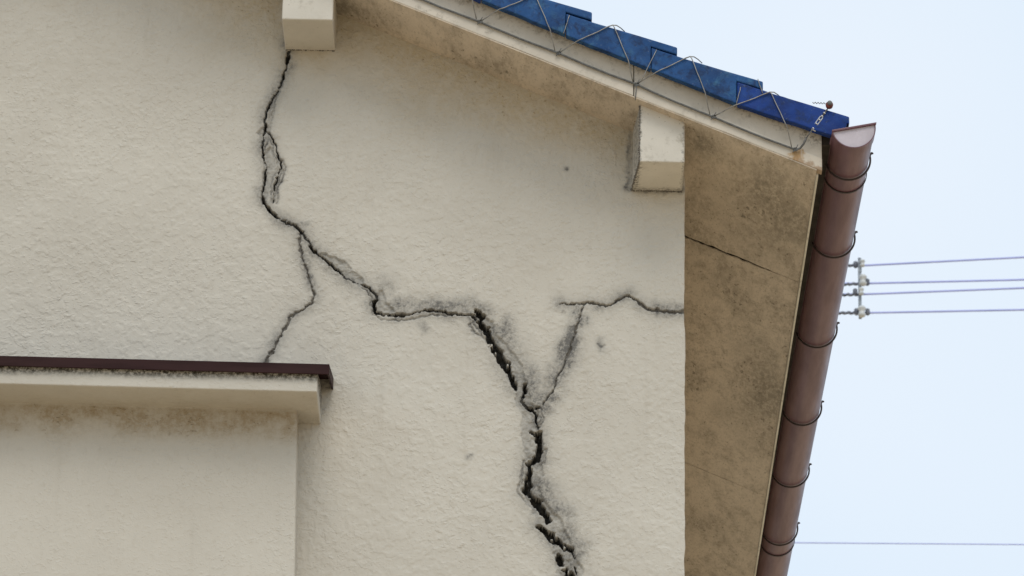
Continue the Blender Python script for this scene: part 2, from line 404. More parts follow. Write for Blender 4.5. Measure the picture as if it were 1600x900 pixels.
CRACKS = {
 'main': [
  ( [(-0.628, 6.317, 0.0109), (-0.6245, 6.3066, 0.0124), (-0.6285, 6.284, 0.0109), (-0.6304, 6.2492, 0.0093), (-0.6387, 6.2144, 0.0093), (-0.6517, 6.1797, 0.0093), (-0.6633, 6.1536, 0.0109), (-0.672, 6.1329, 0.0109), (-0.6744, 6.1105, 0.0124), (-0.6766, 6.0847, 0.0124), (-0.6774, 6.0641, 0.0077), (-0.6825, 6.0298, 0.0062), (-0.6784, 6.0026, 0.0062), (-0.6699, 5.9839, 0.0077), (-0.6736, 5.9567, 0.0093), (-0.6755, 5.9227, 0.0109), (-0.6727, 5.8871, 0.0155), (-0.6516, 5.8604, 0.0124), (-0.6275, 5.8388, 0.0109), (-0.5961, 5.8258, 0.0124), (-0.5802, 5.8142, 0.0124), (-0.5671, 5.7942, 0.0139), (-0.554, 5.7709, 0.0155), (-0.5395, 5.7543, 0.0109), (-0.5158, 5.7362, 0.0109), (-0.4919, 5.7132, 0.0124), (-0.4681, 5.6935, 0.0124), (-0.4447, 5.6821, 0.0109), (-0.4134, 5.6692, 0.0109), (-0.3912, 5.6462, 0.0124), (-0.3999, 5.6245, 0.0139), (-0.3979, 5.6063, 0.0155), (-0.3777, 5.5983, 0.0109), (-0.3484, 5.5954, 0.0109), (-0.3039, 5.601, 0.0077), (-0.2548, 5.61, 0.0077), (-0.2317, 5.6103, 0.0077), (-0.2084, 5.599, 0.0124), (-0.19, 5.6009, 0.0093), (-0.1653, 5.6013, 0.0093), (-0.1559, 5.5898, 0.0093)] , 0.03 , 0.017 , 0.75 , 0 ),
  ( [(-0.6733, 6.0796, 0.0062), (-0.6554, 6.0593, 0.0077), (-0.643, 6.0167, 0.0093), (-0.6309, 5.9828, 0.0124), (-0.6425, 5.9571, 0.0093), (-0.6491, 5.923, 0.0077), (-0.6494, 5.8875, 0.0062)] , 0.02 , 0.0109 , 0.5 , 0 ),
  ( [(-0.6699, 5.9839, 0.0046), (-0.6558, 5.9824, 0.0046)] , 0.01 , 0.0077 , 0.5 , 0 ),
  ( [(-0.1547, 5.6081, 0.0093), (-0.1375, 5.5934, 0.0139), (-0.1449, 5.5784, 0.0109), (-0.134, 5.567, 0.0139), (-0.123, 5.5556, 0.0155), (-0.1181, 5.5358, 0.0155), (-0.1086, 5.5211, 0.017), (-0.0976, 5.5048, 0.0186), (-0.0866, 5.4852, 0.0201), (-0.0771, 5.4673, 0.0201), (-0.0692, 5.4493, 0.017), (-0.0613, 5.4298, 0.0139), (-0.0564, 5.4102, 0.0093)] , 0.042 , 0.0248 , 0.6 , 1 ),
  ( [(-0.0321, 5.4237, 0.0124), (-0.0303, 5.4024, 0.0155), (-0.0392, 5.3827, 0.0139), (-0.0267, 5.3617, 0.017), (-0.0053, 5.3538, 0.017), (-0.0035, 5.3311, 0.0139), (0.0029, 5.3117, 0.0109)] , 0.042 , 0.0217 , 0.6 , 0 ),
  ( [(-0.0314, 5.3665, 0.0093), (-0.0145, 5.3618, 0.0109), (0.0053, 5.3654, 0.0077)] , 0.03 , 0.0139 , 0.7 , 0 ),
  ( [(-0.0198, 5.3016, 0.0077), (0.0046, 5.2971, 0.0139), (0.0033, 5.2776, 0.017), (0.0051, 5.2566, 0.0139), (0.0008, 5.2339, 0.0109), (-0.0173, 5.224, 0.0139), (-0.0198, 5.1852, 0.0155), (-0.024, 5.153, 0.0186), (-0.0055, 5.1292, 0.0217), (0.0145, 5.1055, 0.0217), (0.0284, 5.0817, 0.0124)] , 0.045 , 0.0263 , 0.6 , 1 ),
  ( [(0.0074, 5.0654, 0.0109), (0.0333, 5.0419, 0.0186), (0.0592, 5.0184, 0.0186), (0.0834, 5.0092, 0.0124)] , 0.045 , 0.0248 , 0.6 , 1 ),
  ( [(0.0519, 4.996, 0.0062), (0.0596, 4.9787, 0.0155), (0.0689, 4.9582, 0.0201), (0.0841, 4.9426, 0.017), (0.092, 4.9032, 0.0155), (0.0985, 4.8482, 0.0155), (0.1081, 4.7701, 0.0124)] , 0.045 , 0.0248 , 0.6 , 1 ),
  ( [(0.0834, 5.0092, 0.0077), (0.0912, 4.9823, 0.0062), (0.093, 4.9507, 0.0062)] , 0.02 , 0.0217 , 0.4 , 0 ),
 ],
 'side': [
  ( [(-0.5816, 5.8091, 0.005), (-0.5788, 5.7722, 0.005), (-0.5731, 5.7388, 0.0053), (-0.5612, 5.7055, 0.0053), (-0.5527, 5.6806, 0.0056), (-0.5424, 5.6474, 0.0056), (-0.5464, 5.6274, 0.0056), (-0.5659, 5.6105, 0.0056), (-0.5886, 5.6002, 0.007), (-0.6003, 5.5802, 0.0065), (-0.6175, 5.5436, 0.0071), (-0.6349, 5.5136, 0.0077), (-0.6533, 5.4689, 0.0093), (-0.6673, 5.431, 0.0093)] , 0.008 , 0.0139 , 0.72 , 0 ),
  ( [(-0.583, 5.8074, 0.0037), (-0.585, 5.7721, 0.0037), (-0.578, 5.7471, 0.0034)] , 0.005 , 0.0093 , 0.4 , 0 ),
 ],
 'level': [
  ( [(0.0482, 5.6326, 0.0034), (0.096, 5.6316, 0.005), (0.1268, 5.6353, 0.0053), (0.1622, 5.6292, 0.0068), (0.196, 5.648, 0.0068), (0.216, 5.6566, 0.0068), (0.2345, 5.6419, 0.0077), (0.2577, 5.6239, 0.0077), (0.2885, 5.6177, 0.0077), (0.327, 5.615, 0.0077), (0.3562, 5.617, 0.0093)] , 0.01 , 0.017 , 0.7 , 0 ),
 ],
 'slant': [
  ( [(0.1098, 5.6318, 0.004), (0.0964, 5.5901, 0.005), (0.0814, 5.5403, 0.005), (0.0696, 5.4973, 0.0046), (0.0517, 5.4527, 0.004), (0.0368, 5.4116, 0.0037), (0.0143, 5.372, 0.004)] , 0.008 , 0.0232 , 0.42 , 0 ),
 ],
}
SPALLS = [[(-0.1498, 5.5949, 0.0155), (-0.1185, 5.5622, 0.0248), (-0.0979, 5.5213, 0.0372), (-0.0711, 5.4723, 0.0403), (-0.0444, 5.4235, 0.0465), (-0.0316, 5.3828, 0.0403), (-0.0158, 5.3423, 0.0403), (-0.0104, 5.2774, 0.0434), (-0.0109, 5.1966, 0.0403), (-0.0056, 5.1404, 0.0434), (0.0254, 5.0769, 0.0465), (0.0561, 5.0295, 0.0527), (0.0747, 4.9821, 0.0527), (0.0797, 4.9267, 0.0465), (0.0955, 4.8482, 0.0372)], [(-0.5316, 5.7477, 0.0155), (-0.4845, 5.7233, 0.0217), (-0.4369, 5.6822, 0.0186)], [(-0.6779, 6.0761, 0.0139), (-0.662, 6.025, 0.0186), (-0.663, 5.9653, 0.0186), (-0.67, 5.8973, 0.0139)], [(-0.3867, 5.6496, 0.0155), (-0.3828, 5.6164, 0.0186), (-0.3424, 5.6037, 0.0124)], [(-0.1029, 5.5459, 0.0109), (-0.0637, 5.4888, 0.0139), (-0.0323, 5.4368, 0.0124)]]
STAINS = [([(-0.3748, 5.6664, 0.0465), (-0.3891, 5.6247, 0.0372), (-0.312, 5.6208, 0.0341), (-0.2196, 5.6221, 0.0341), (-0.158, 5.6197, 0.0403), (-0.0956, 5.5708, 0.0527), (-0.0484, 5.489, 0.062), (-0.0169, 5.4239, 0.0527), (0.0145, 5.359, 0.0372)], 0.33), ([(-0.0074, 5.2775, 0.0558), (0.0013, 5.1968, 0.0527), (0.0096, 5.1326, 0.0682), (0.0556, 5.0773, 0.0775), (0.0788, 5.0218, 0.0713), (0.0796, 4.9425, 0.0682)], 0.36), ([(-0.2881, 5.5846, 0.0217), (-0.2722, 5.56, 0.0155)], 0.25), ([(0.1475, 5.538, 0.0201), (0.1507, 5.5116, 0.0201)], 0.3), ([(0.0601, 5.9892, 0.0077), (0.0601, 5.9824, 0.0077)], 0.9), ([(0.0577, 5.6095, 0.0093), (0.0593, 5.6078, 0.0093)], 0.45), ([(-0.1664, 5.2364, 0.0109), (-0.1558, 5.2397, 0.0093)], 0.35), ([(0.1429, 5.5297, 0.0062), (0.1506, 5.5232, 0.0046), (0.1567, 5.5298, 0.0046)], 0.8), ([(0.1506, 5.5232, 0.0046), (0.1508, 5.5083, 0.0031)], 0.7), ([(-0.375, 5.6748, 0.0155), (-0.3563, 5.6667, 0.0124)], 0.3), ([(-0.4693, 5.7352, 0.0155), (-0.482, 5.7451, 0.0124)], 0.3), ([(-0.5652, 5.8313, 0.0139), (-0.5808, 5.8344, 0.0109)], 0.3), ([(0.0883, 5.6348, 0.0248), (0.1653, 5.6342, 0.0248), (0.2191, 5.6549, 0.0279), (0.2885, 5.626, 0.0248), (0.3532, 5.6236, 0.0279)], 0.25), ([(0.0961, 5.6233, 0.0372), (0.0813, 5.5568, 0.0403), (0.0591, 5.4741, 0.0434), (0.0293, 5.4, 0.0403)], 0.62), ([(0.2168, 6.1489, 0.0077), (0.2142, 6.046, 0.0093), (0.2115, 5.9438, 0.0109)], 0.34), ([(0.2069, 5.9369, 0.0139), (0.2567, 5.9326, 0.0139), (0.3439, 5.9338, 0.0139)], 0.34), ([(-0.63, 6.331, 0.0093), (-0.6246, 6.3101, 0.0155)], 0.9), ([(-0.6199, 6.3102, 0.0109), (-0.5803, 6.3073, 0.0093)], 0.6)]

# ------------------------------------------------------------------ ground
g = MB()
g.add([(-900, -900, 0), (900, -900, 0), (900, 900, 0), (-900, 900, 0)], [(0, 1, 2, 3)])
tag(g.build('ground', M_GROUND), kind='structure')

# ------------------------------------------------------------------ house
CORNER = 0.350                    # right edge of the gable wall
EAVE, ZE, PITCH = 0.6590, 5.9033, 0.4232
RIDGE = -2.30
DEPTH = 6.4
def zu(x):                        # underside of the roof
    return ZE + PITCH * (EAVE - x) if x >= RIDGE else ZE + PITCH * (EAVE - (2 * RIDGE - x))
LEFT_EAVE = 2 * RIDGE - EAVE
LEFT_CORNER = 2 * RIDGE - CORNER

house = empty('house', (CORNER, 0, 0))
tag(house, 'cream stucco house gable with wide cracks, blue tiled roof and brown gutter', 'house')
HP = Matrix.Translation((-CORNER, 0, 0))      # children are modelled in world coordinates
def kid(o, parent):
    o.parent = parent
    o.matrix_parent_inverse = Matrix.Translation(-house.location) if parent is house else Matrix.Identity(4)
    return o

# ---- the gable wall: one sheet, fine where the photograph looks, real recessed cracks
STEP = 0.0022
xs = np.concatenate([np.linspace(LEFT_CORNER, -1.42, 22)[:-1], np.arange(-1.42, CORNER - STEP * 0.6, STEP), [CORNER]])
zs = np.concatenate([np.linspace(0.0, 4.86, 30)[:-1], np.arange(4.86, 6.62, STEP), np.linspace(6.63, 7.3, 12)])
nx, nz = len(xs), len(zs)
X, Z = np.meshgrid(xs, zs, indexing='ij')
jx = X + (lattice(X, Z, 0.0062, 1) - .5) * 0.0056 + (lattice(X, Z, 0.018, 2) - .5) * 0.0060
jz = Z + (lattice(X, Z, 0.0062, 3) - .5) * 0.0056 + (lattice(X, Z, 0.018, 4) - .5) * 0.0060

def stroke(pts, reach, px=None, pz=None):
    """(slices, distance to the polyline, width there, length along it) inside its bounding box"""
    px = jx if px is None else px; pz = jz if pz is None else pz
    P = np.array(pts)
    m = reach + 0.012
    i0, i1 = np.searchsorted(xs, [P[:, 0].min() - m, P[:, 0].max() + m])
    k0, k1 = np.searchsorted(zs, [P[:, 1].min() - m, P[:, 1].max() + m])
    sl = (slice(i0, i1), slice(k0, k1))
    x, z = px[sl], pz[sl]
    D = np.full(x.shape, 9.0); Wd = np.zeros(x.shape); A = np.zeros(x.shape); run = 0.0
    for (ax, az, aw), (bx, bz, bw) in zip(pts[:-1], pts[1:]):
        dx, dz = bx - ax, bz - az; L = math.hypot(dx, dz) + 1e-9
        t = np.clip(((x - ax) * dx + (z - az) * dz) / (L * L), 0, 1)
        d = np.hypot(x - ax - t * dx, z - az - t * dz)
        k = d < D
        D = np.where(k, d, D); Wd = np.where(k, aw + (bw - aw) * t, Wd); A = np.where(k, run + t * L, A)
        run += L
    return sl, D, Wd, A

depth = np.zeros(X.shape); dirt = np.zeros(X.shape); mold_shade = np.zeros(X.shape); spl = np.zeros(X.shape)
owner = np.full(X.shape, -1)
speck = lattice(X, Z, 0.007, 11) * 0.6 + lattice(X, Z, 0.003, 12) * 0.4
patch = lattice(X, Z, 0.03, 13)
for pts in SPALLS:
    sl, D, Wd, A = stroke(pts, 0.03)
    e = sstep(Wd / 2 + 0.0015, Wd / 2 - 0.0020, D + (patch[sl] - .5) * 0.022)
    rough = lattice(X[sl], Z[sl], 0.008, 21) * 0.6 + lattice(X[sl], Z[sl], 0.0035, 22) * 0.4
    depth[sl] = np.maximum(depth[sl], e * (0.0020 + 0.0052 * rough))
    spl[sl] = np.maximum(spl[sl], e * (0.25 + 0.75 * rough))
for pts, a in STAINS:
    sl, D, Wd, A = stroke(pts, 0.06)
    e = np.exp(-(D / (Wd * 0.62)) ** 2) * min(1.0, a * 1.9)
    dirt[sl] = np.maximum(dirt[sl], e * (0.25 + 1.2 * patch[sl]) * (0.45 + 1.1 * speck[sl]))
names = list(CRACKS)
# hair strands that run beside the main crack, only scratched into the plaster
hr = random.Random(12)
for pts, dep, halo, amt, chunky in CRACKS['main']:
    if len(pts) < 5: continue
    for sgn in ((-1, 1, 1, -1) if not chunky else (1, 1, -1, 1, -1, 1, 1)):
        k0 = hr.randrange(0, max(1, len(pts) - 4)); k1 = min(len(pts), k0 + hr.randrange(4, 12))
        off = sgn * hr.uniform(.006, .016 if not chunky else .026)
        sub = []
        for k in range(k0, k1):
            a, b = pts[max(k - 1, 0)], pts[min(k + 1, len(pts) - 1)]
            L = math.hypot(b[0] - a[0], b[1] - a[1]) + 1e-6
            o_ = off * math.sin(math.pi * (k - k0 + .25) / (k1 - k0)) + hr.uniform(-.002, .002)
            sub.append((pts[k][0] - (b[1] - a[1]) / L * o_, pts[k][1] + (b[0] - a[0]) / L * o_, hr.uniform(.0022, .0036)))
        sl, D, Wd, A = stroke(sub, 0.02)
        depth[sl] = np.maximum(depth[sl], sstep(Wd / 2 + .0012, Wd / 2 - .0008, D) * .0035)
        dirt[sl] = np.maximum(dirt[sl], np.exp(-(D / .0042) ** 1.4) * (0.35 + 0.8 * patch[sl]))
for ci, key in enumerate(names):
    for pts, dep, halo, amt, chunky in CRACKS[key]:
        sl, D, Wd, A = stroke(pts, 0.07)
        e = np.exp(-(D / (halo * 1.15)) ** 1.6) * min(1.0, amt * 0.92)
        dirt[sl] = np.maximum(dirt[sl], e * (0.45 + 0.9 * patch[sl]) * (0.60 + 0.8 * speck[sl]))
        width = (Wd + (.0012 if key == 'slant' else 0)) * ((0.42 if chunky else 0.30 if key == 'main' else 0.62) + (1.05 if chunky else 0.38) * lattice(X[sl], Z[sl], 0.015 if chunky else 0.021, 31))
        core = sstep(width / 2 + 0.0007, width / 2 - 0.0007, D)
        chunk = lattice(X[sl], Z[sl], 0.0100, 41)
        dd = dep * core * (0.70 + 0.30 * lattice(X[sl], Z[sl], 0.014, 42))
        if not chunky and key == 'main': dd *= 0.22 + 0.78 * sstep(0.30, 0.62, lattice(X[sl], Z[sl], 0.024, 43))   # silted up in places
        if chunky: dd = np.where(chunk > 0.80, np.minimum(dd, 0.003), dd)      # crumbs still bridging the gap
        if chunky: dirt[sl] = np.where((chunk > 0.77) & (core > .05), dirt[sl] * .12, dirt[sl])      # fresh pale breaks
        dp = depth[sl]
        owner[sl] = np.where(dd > np.maximum(dp, 0.0022), ci, owner[sl])
        depth[sl] = np.maximum(dp, dd)
# ragged mould at the soffit joint over a painted warm under-eave shade gradient
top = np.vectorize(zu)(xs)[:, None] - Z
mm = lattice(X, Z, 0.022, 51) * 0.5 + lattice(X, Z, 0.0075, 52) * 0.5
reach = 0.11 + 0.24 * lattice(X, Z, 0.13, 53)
mold_shade = np.clip(np.clip(1 - top / reach, 0, 1) * 1.25 * (0.55 + 0.45 * sstep(0.22, 0.66, mm)), 0, 1)
swell = (lattice(X, Z, 0.35, 61) - .5) * 0.006 + (lattice(X, Z, 0.09, 62) - .5) * 0.0016
relief = sstep(.46, .62, lattice(jx, jz, 0.017, 63) * .6 + lattice(jx, jz, 0.007, 64) * .4) * 0.0009
fine = (X > -1.43) & (Z > 4.85) & (Z < 6.63)
Y = depth + np.where(fine, swell - relief, 0.0)
Xo = X.copy()
Xo[-1, :] += (lattice(X[-1:], Z[-1:], 0.03, 71)[0] - .5) * 0.004
co = np.stack([Xo, Y, Z], -1).reshape(-1, 3)
idx = np.arange(nx * nz).reshape(nx, nz)
quads = np.stack([idx[:-1, :-1], idx[1:, :-1], idx[1:, 1:], idx[:-1, 1:]], -1).reshape(-1, 4)
zc = co[quads].mean(1)
ztop = np.where(zc[:, 0] >= RIDGE, ZE + PITCH * (EAVE - zc[:, 0]), ZE + PITCH * (EAVE - (2 * RIDGE - zc[:, 0])))
keep = zc[:, 2] < ztop + 0.035
fown = owner.reshape(-1)[quads]
isc = (fown >= 0).sum(1) >= 3
fid = np.where(isc, fown.max(1), -1)
# fold the sheet round the corner
edge = idx[-1, :]
ecos = co[edge].copy(); ecos[:, 1] = 0.06
co_all = np.concatenate([co, ecos]); eidx = np.arange(nz) + nx * nz
fq = np.stack([edge[:-1], eidx[:-1], eidx[1:], edge[1:]], -1)
fq = fq[co_all[fq][:, :, 2].mean(1) < zu(CORNER) + 0.03]

def sheet(name, q4, m, parent):
    used, inv = np.unique(q4.reshape(-1), return_inverse=True)
    me = bpy.data.meshes.new(name)
    me.vertices.add(len(used)); me.vertices.foreach_set('co', co_all[used].astype(np.float32).reshape(-1))
    n = len(q4)
    me.loops.add(4 * n); me.loops.foreach_set('vertex_index', inv.reshape(-1).astype(np.int32))
    me.polygons.add(n); me.polygons.foreach_set('loop_start', (np.arange(n) * 4).astype(np.int32))
    me.update(calc_edges=True)
    pad = lambda a: np.concatenate([a.reshape(-1), a[-1, :]])[used].astype(np.float32)
    for an, arr in (('dirt', dirt), ('mold_shade', mold_shade), ('spall', spl)):
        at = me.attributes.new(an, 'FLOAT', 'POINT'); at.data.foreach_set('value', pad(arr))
    o = link(name, me, m, None, True)
    return kid(o, parent)

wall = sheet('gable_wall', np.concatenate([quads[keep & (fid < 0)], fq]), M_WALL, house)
wall['label'] = 'cream stucco gable wall split by stepped cracks'
crack_labels = {'main': 'wide black crack stepping down the wall from the upper bracket',
                'side': 'hairline crack dropping to the metal cap of the bay',
                'level': 'grey crack running level to the wall corner',
                'slant': 'thin slanting crack inside a grey smear'}
for ci, key in enumerate(names):
    o = sheet('crack', quads[keep & (fid == ci)], M_CRACK if key == 'main' else M_CRACK_DUST, wall)
    o['label'] = crack_labels[key]

def place(mb, name, m, parent, **k):
    return kid(mb.build(name, m, None, **k), parent)

# ---- side and back walls (round the corner)
w = MB(); w.box(CORNER - 0.15, CORNER - 0.0015, 0.061, DEPTH - 0.4, 0, zu(CORNER) + 0.03)
place(w, 'side_wall', M_SIDE, house)
w = MB(); w.box(LEFT_CORNER + 0.0015, LEFT_CORNER + 0.15, 0.061, DEPTH - 0.4, 0, zu(CORNER) + 0.03)
place(w, 'side_wall', M_SIDE, house)
w = MB(); w.prism([(LEFT_CORNER, 0), (CORNER, 0), (CORNER, zu(CORNER) + .02), (RIDGE, zu(RIDGE) + .02), (LEFT_CORNER, zu(CORNER) + .02)], DEPTH - 0.39, DEPTH - 0.2)
place(w, 'back_wall', M_SIDE, house)

# ---- roof
Y0 = -0.200                         # face of the barge board
roof = kid(empty('roof'), house)
r_ = MB()
dk0, dk1 = 0.012, 0.122
r_.prism([(EAVE - .004, zu(EAVE - .004) + dk0), (EAVE - .004, zu(EAVE - .004) + dk1), (RIDGE, zu(RIDGE) + dk1), (LEFT_EAVE + .004, zu(EAVE - .004) + dk1), (LEFT_EAVE + .004, zu(EAVE - .004) + dk0), (RIDGE, zu(RIDGE) + dk0)], Y0 + .027, DEPTH)
place(r_, 'roof_deck', M_DECK, roof)
# field of tiles over the deck, stepped courses, one sheet each side (never seen from the street)
def course_sheet(sign):
    f = MB()
    for i in range(14):
        xa, xb = 0.71 - .2059 * i, 0.71 - .2059 * (i + 1) - .03
        za, zb = zu(xa) + .150, zu(xb) + .128
        mx = lambda x: x if sign > 0 else 2 * RIDGE - x
        f.prism([(mx(xa), za - .016), (mx(xa), za), (mx(xb), zb), (mx(xb), zb - .016)], 0.035, DEPTH + .02)
    return f
for sg in (1, -1):
    o = place(course_sheet(sg), 'tile_field', M_TILE_A, roof)
    o['kind'] = 'stuff'
rd = MB(); rd.tube([(RIDGE, Y0 - .04, zu(RIDGE) + .20), (RIDGE, DEPTH + .03, zu(RIDGE) + .20)], 0.085, 12)
place(rd, 'ridge_tile', M_TILE_A, roof)

# edge tiles along the barge: a plate lapped under the next one up, and a flap hung over the board
TX, TZ, TDX, TDZ, TS = 0.7357, 6.0339, 0.2059, 0.0887, 0.315
YT = -0.226
def tile_mesh(eave, seed):
    rnd = random.Random(seed)
    t = MB()
    L = 0.262
    wob = [rnd.uniform(-.0012, .0012) for _ in range(6)]
    t.prism([(0, -.020), (0, wob[0]), (-.09, .09 * TS + wob[1]), (-L, L * TS), (-L, L * TS - .018)], YT, 0.03)
    fl0 = -0.268
    if eave:
        poly = [(fl0, .0275), (-.042, -.0515), (-.012, -.0385), (-.001, -.0045), (fl0, -fl0 * TS + .002)]
    else:
        poly = [(fl0, .0290 + wob[2]), (-.0640, -.0600 + wob[3]), (-.0632, .064 * TS - .0045), (fl0, -fl0 * TS + .002)]
    full = []                                  # hand-pressed edges: let every long side wander a little
    for (ax, az), (bx, bz) in zip(poly, poly[1:] + poly[:1]):
        k = max(1, int(math.hypot(bx - ax, bz - az) / .022))
        full += [(ax + (bx - ax) * u / k, az + (bz - az) * u / k + (rnd.uniform(-.0010, .0010) if u else 0)) for u in range(k)]
    t.prism(full, YT - .0011, YT + .020)
    me = t.build('roof_tile', None, None, bevel=.0034, seg=3)
    return me
proto = {}
for i in range(15):
    m = M_TILE_A if i in (0, 4, 7, 8, 12) else M_TILE_B
    for sg in (1, -1):
        if sg == 1:
            o = tile_mesh(i == 0, 100 + i)
            o.data.materials.append(m)
            kid(o, roof)
            o.location = (TX - TDX * i, 0, TZ + TDZ * i)
            o.rotation_euler = (0, R(random.uniform(-.35, .35)) if i else 0, 0)
            keepme = o
        elif i < 12:
            c2 = keepme.copy(); COL.objects.link(c2); kid(c2, roof)
            c2.scale = (-1, 1, 1); c2.location = (2 * RIDGE - (TX - TDX * i), 0, TZ + TDZ * i)

# ---- barge boards: a proud lower strip and a set-back upper strip, three lengths with butt joints
def slab_strip(x0, x1, lo, hi, y0, y1, mirror=False):
    s = MB(); n = 12
    fx = (lambda x: 2 * RIDGE - x) if mirror else (lambda x: x)
    xsn = [x0 + (x1 - x0) * k / n for k in range(n + 1)]
    rnd = random.Random(int(abs(x0) * 1000) + int(lo * 1000))
    poly = [(fx(x), zu(x) + lo + rnd.uniform(-.0008, .0008)) for x in xsn] + [(fx(x), zu(x) + hi) for x in reversed(xsn)]
    s.prism(poly, y0, y1); return s
cuts = [(EAVE + .012, 0.2215), (0.2195, -0.90), (-0.902, RIDGE + .001)]
for mir in (False, True):
    for a, b in cuts:
        bb = kid(empty('barge_board'), house)
        place(slab_strip(b, a, .0034, .0360, Y0, Y0 + .026, mir), 'lower_strip', M_BARGE, bb, bevel=.0018)
        place(slab_strip(b, a, .0363, .118, Y0 + .006, Y0 + .026, mir), 'upper_strip', M_BARGE, bb, bevel=.0012)
# ---- soffit panels with ragged open joints
soff = kid(empty('soffit'), house)
def soffit_panel(x0, x1, y0, y1, rag0, rag1, seed, mirror=False):
    rnd = random.Random(seed); n = 190 if x0 < 0 else 46
    vs, fs = [], []
    for k in range(n + 1):
        x = x0 + (x1 - x0) * k / n
        z = zu(x)
        mx = 2 * RIDGE - x if mirror else x
        tap = 1.0 if k < .95 * n else max(.12, 1 - (k / n - .95) / .045)
        if x0 > 0: tap = 1.0 if k < .72 * n else max(.12, 1 - (k / n - .72) / .22)
        a = y0 + (rnd.uniform(.25, 1) * rag0 * tap if rag0 else 0); b = y1 - (rnd.uniform(.25, 1) * rag1 * tap if rag1 else 0)
        vs += [(mx, a, z), (mx, b, z), (mx, b, z + .003), (mx, a, z + .003)]
    for k in range(n):
        o = 4 * k
        for j in range(4):
            jj = (j + 1) % 4
            fs.append((o + j, o + jj, o + 4 + jj, o + 4 + j))
    fs += [(0, 1, 2, 3), (4 * n + 3, 4 * n + 2, 4 * n + 1, 4 * n)]
    s = MB(); s.add(vs, fs); return s
YJ = [(Y0 + .0012, 0.5090, 0, .0110), (0.5105, 2.1285, .0120, .0030), (2.1300, 3.75, .0010, .002), (3.752, 5.1, .002, .002), (5.102, DEPTH, .002, 0)]
for mir in (False, True):
    for i, (a, b, ra, rb) in enumerate(YJ):
        x0 = RIDGE + .001 if i == 0 else 0.22
        place(soffit_panel(x0, EAVE - .001, a, b, ra, rb, 40 + i, mir), 'soffit_panel', M_SOFFIT, soff)

# ---- eave fascia
for mir in (False, True):
    s = MB()
    xa, xb = (EAVE - .0005, EAVE + .0045)
    if mir: xa, xb = 2 * RIDGE - xb, 2 * RIDGE - xa
    s.box(xa, xb, Y0 + .0265, DEPTH, ZE - .004, ZE + .115)
    place(s, 'eave_fascia', M_LIP, house, bevel=.0012)

for mir in (False, True):
    s = MB(); xa, xb = EAVE + .0072, EAVE + .034
    if mir: xa, xb = 2 * RIDGE - xb, 2 * RIDGE - xa
    s.box(xa, xb, Y0 + .012, DEPTH, ZE + .072, ZE + .112)
    place(s, 'eave_filler', M_DECK, house)
# ---- purlin ends: boxed, plastered brackets under the gable soffit
def bracket(x0, x1, zb, splay):
    b = MB(); yf, yb = Y0 + .030, 0.02
    fr = [(x0, yf, zb), (x1, yf, zb - .001), (x1 + .001, yf, zu(x1) + .006), (x0 + .001, yf, zu(x0) + .006)]
    bk = [(x0 - splay, yb, zb - .002), (x1, yb, zb - .003), (x1 + .001, yb, zu(x1) + .006), (x0 + .001 - splay * .9, yb, zu(x0 - splay) + .006)]
    b.add(fr + bk, [(0, 1, 2, 3), (7, 6, 5, 4)] + [(i, i + 4, (i + 1) % 4 + 4, (i + 1) % 4) for i in range(4)])
    return b
def ragged(pts, r, seed, n=40):
    """a torn open seam: thin dark strip of uneven width along a path"""
    rnd = random.Random(seed); out, rs = [], []
    for (a, b) in zip(pts[:-1], pts[1:]):
        for k in range(n):
            f = k / n
            out.append(tuple(a[i] + (b[i] - a[i]) * f + rnd.uniform(-.0011, .0011) for i in range(3)))
            rs.append(r * rnd.choice((.25, .5, .8, 1.0, 1.3)))
    s = MB(); s.tube(out, rs, 6); return s
for x0, x1, zb, sp in ((-0.6345, -0.5110, 6.2985, 0.0), (0.2360, 0.3435, 5.9330, 0.017)):
    pe = place(bracket(x0, x1, zb, sp), 'purlin_end', M_PURLIN, house, bevel=.004, seg=3)
    if sp:
        pe['label'] = 'white purlin end with a torn dark seam down its left cheek'
        place(ragged([(x0 - .0005, Y0 + .0315, zu(x0) - .002), (x0 - .0010, Y0 + .0315, zb + .04), (x0 - .0006, Y0 + .0320, zb + .001), (x0 - .008, -.085, zb), (x0 - .016, -.001, zb - .002)], .0021, 3), 'seam', M_CRACK_DUST, pe)
        place(ragged([(x0 - .017, -.0005, zb - .001), (x0 + .05, -.001, zb - .002), (x1, -.001, zb - .003)], .0026, 5), 'seam', M_CRACK_DUST, pe)
    else:
        place(ragged([(x0 + .004, -.001, zb - .002), (x0 + .05, -.001, zb - .002), (x1, -.001, zb - .003)], .0016, 6), 'seam', M_CRACK_DUST, pe)

# ---- the bay at lower left: box, plastered coping, sloped metal cap
bay = kid(empty('bay'), house)
DIP = 0.0135
XL = -3.0
bx = MB()
n = 30
bx.prism([(XL, 0), (-0.5615, 0), (-0.5615, 4.93), (-0.569, 5.30), (-0.569, 5.322), (XL, 5.36)], -0.089, 0.02)
place(bx, 'bay_wall', M_BAY, bay, bevel=.006, seg=3)
def yz_prism(x0, x1, poly, d0, d1):
    """poly in Y-Z swept along X; d0,d1 lift the two ends"""
    k = len(poly); s = MB()
    vs = [(x0, p[0], p[1] + d0) for p in poly] + [(x1, p[0], p[1] + d1) for p in poly]
    fs = [tuple(range(k - 1, -1, -1)), tuple(range(k, 2 * k))] + [(i, (i + 1) % k, (i + 1) % k + k, i + k) for i in range(k)]
    s.add(vs, fs); return s
lift = DIP * (-0.517 - XL)
place(yz_prism(XL, -0.517, [(-.210, 5.3165), (.02, 5.3140), (.02, 5.418), (-.210, 5.366)], lift, 0), 'coping', M_BAY, bay, bevel=.004, seg=3)
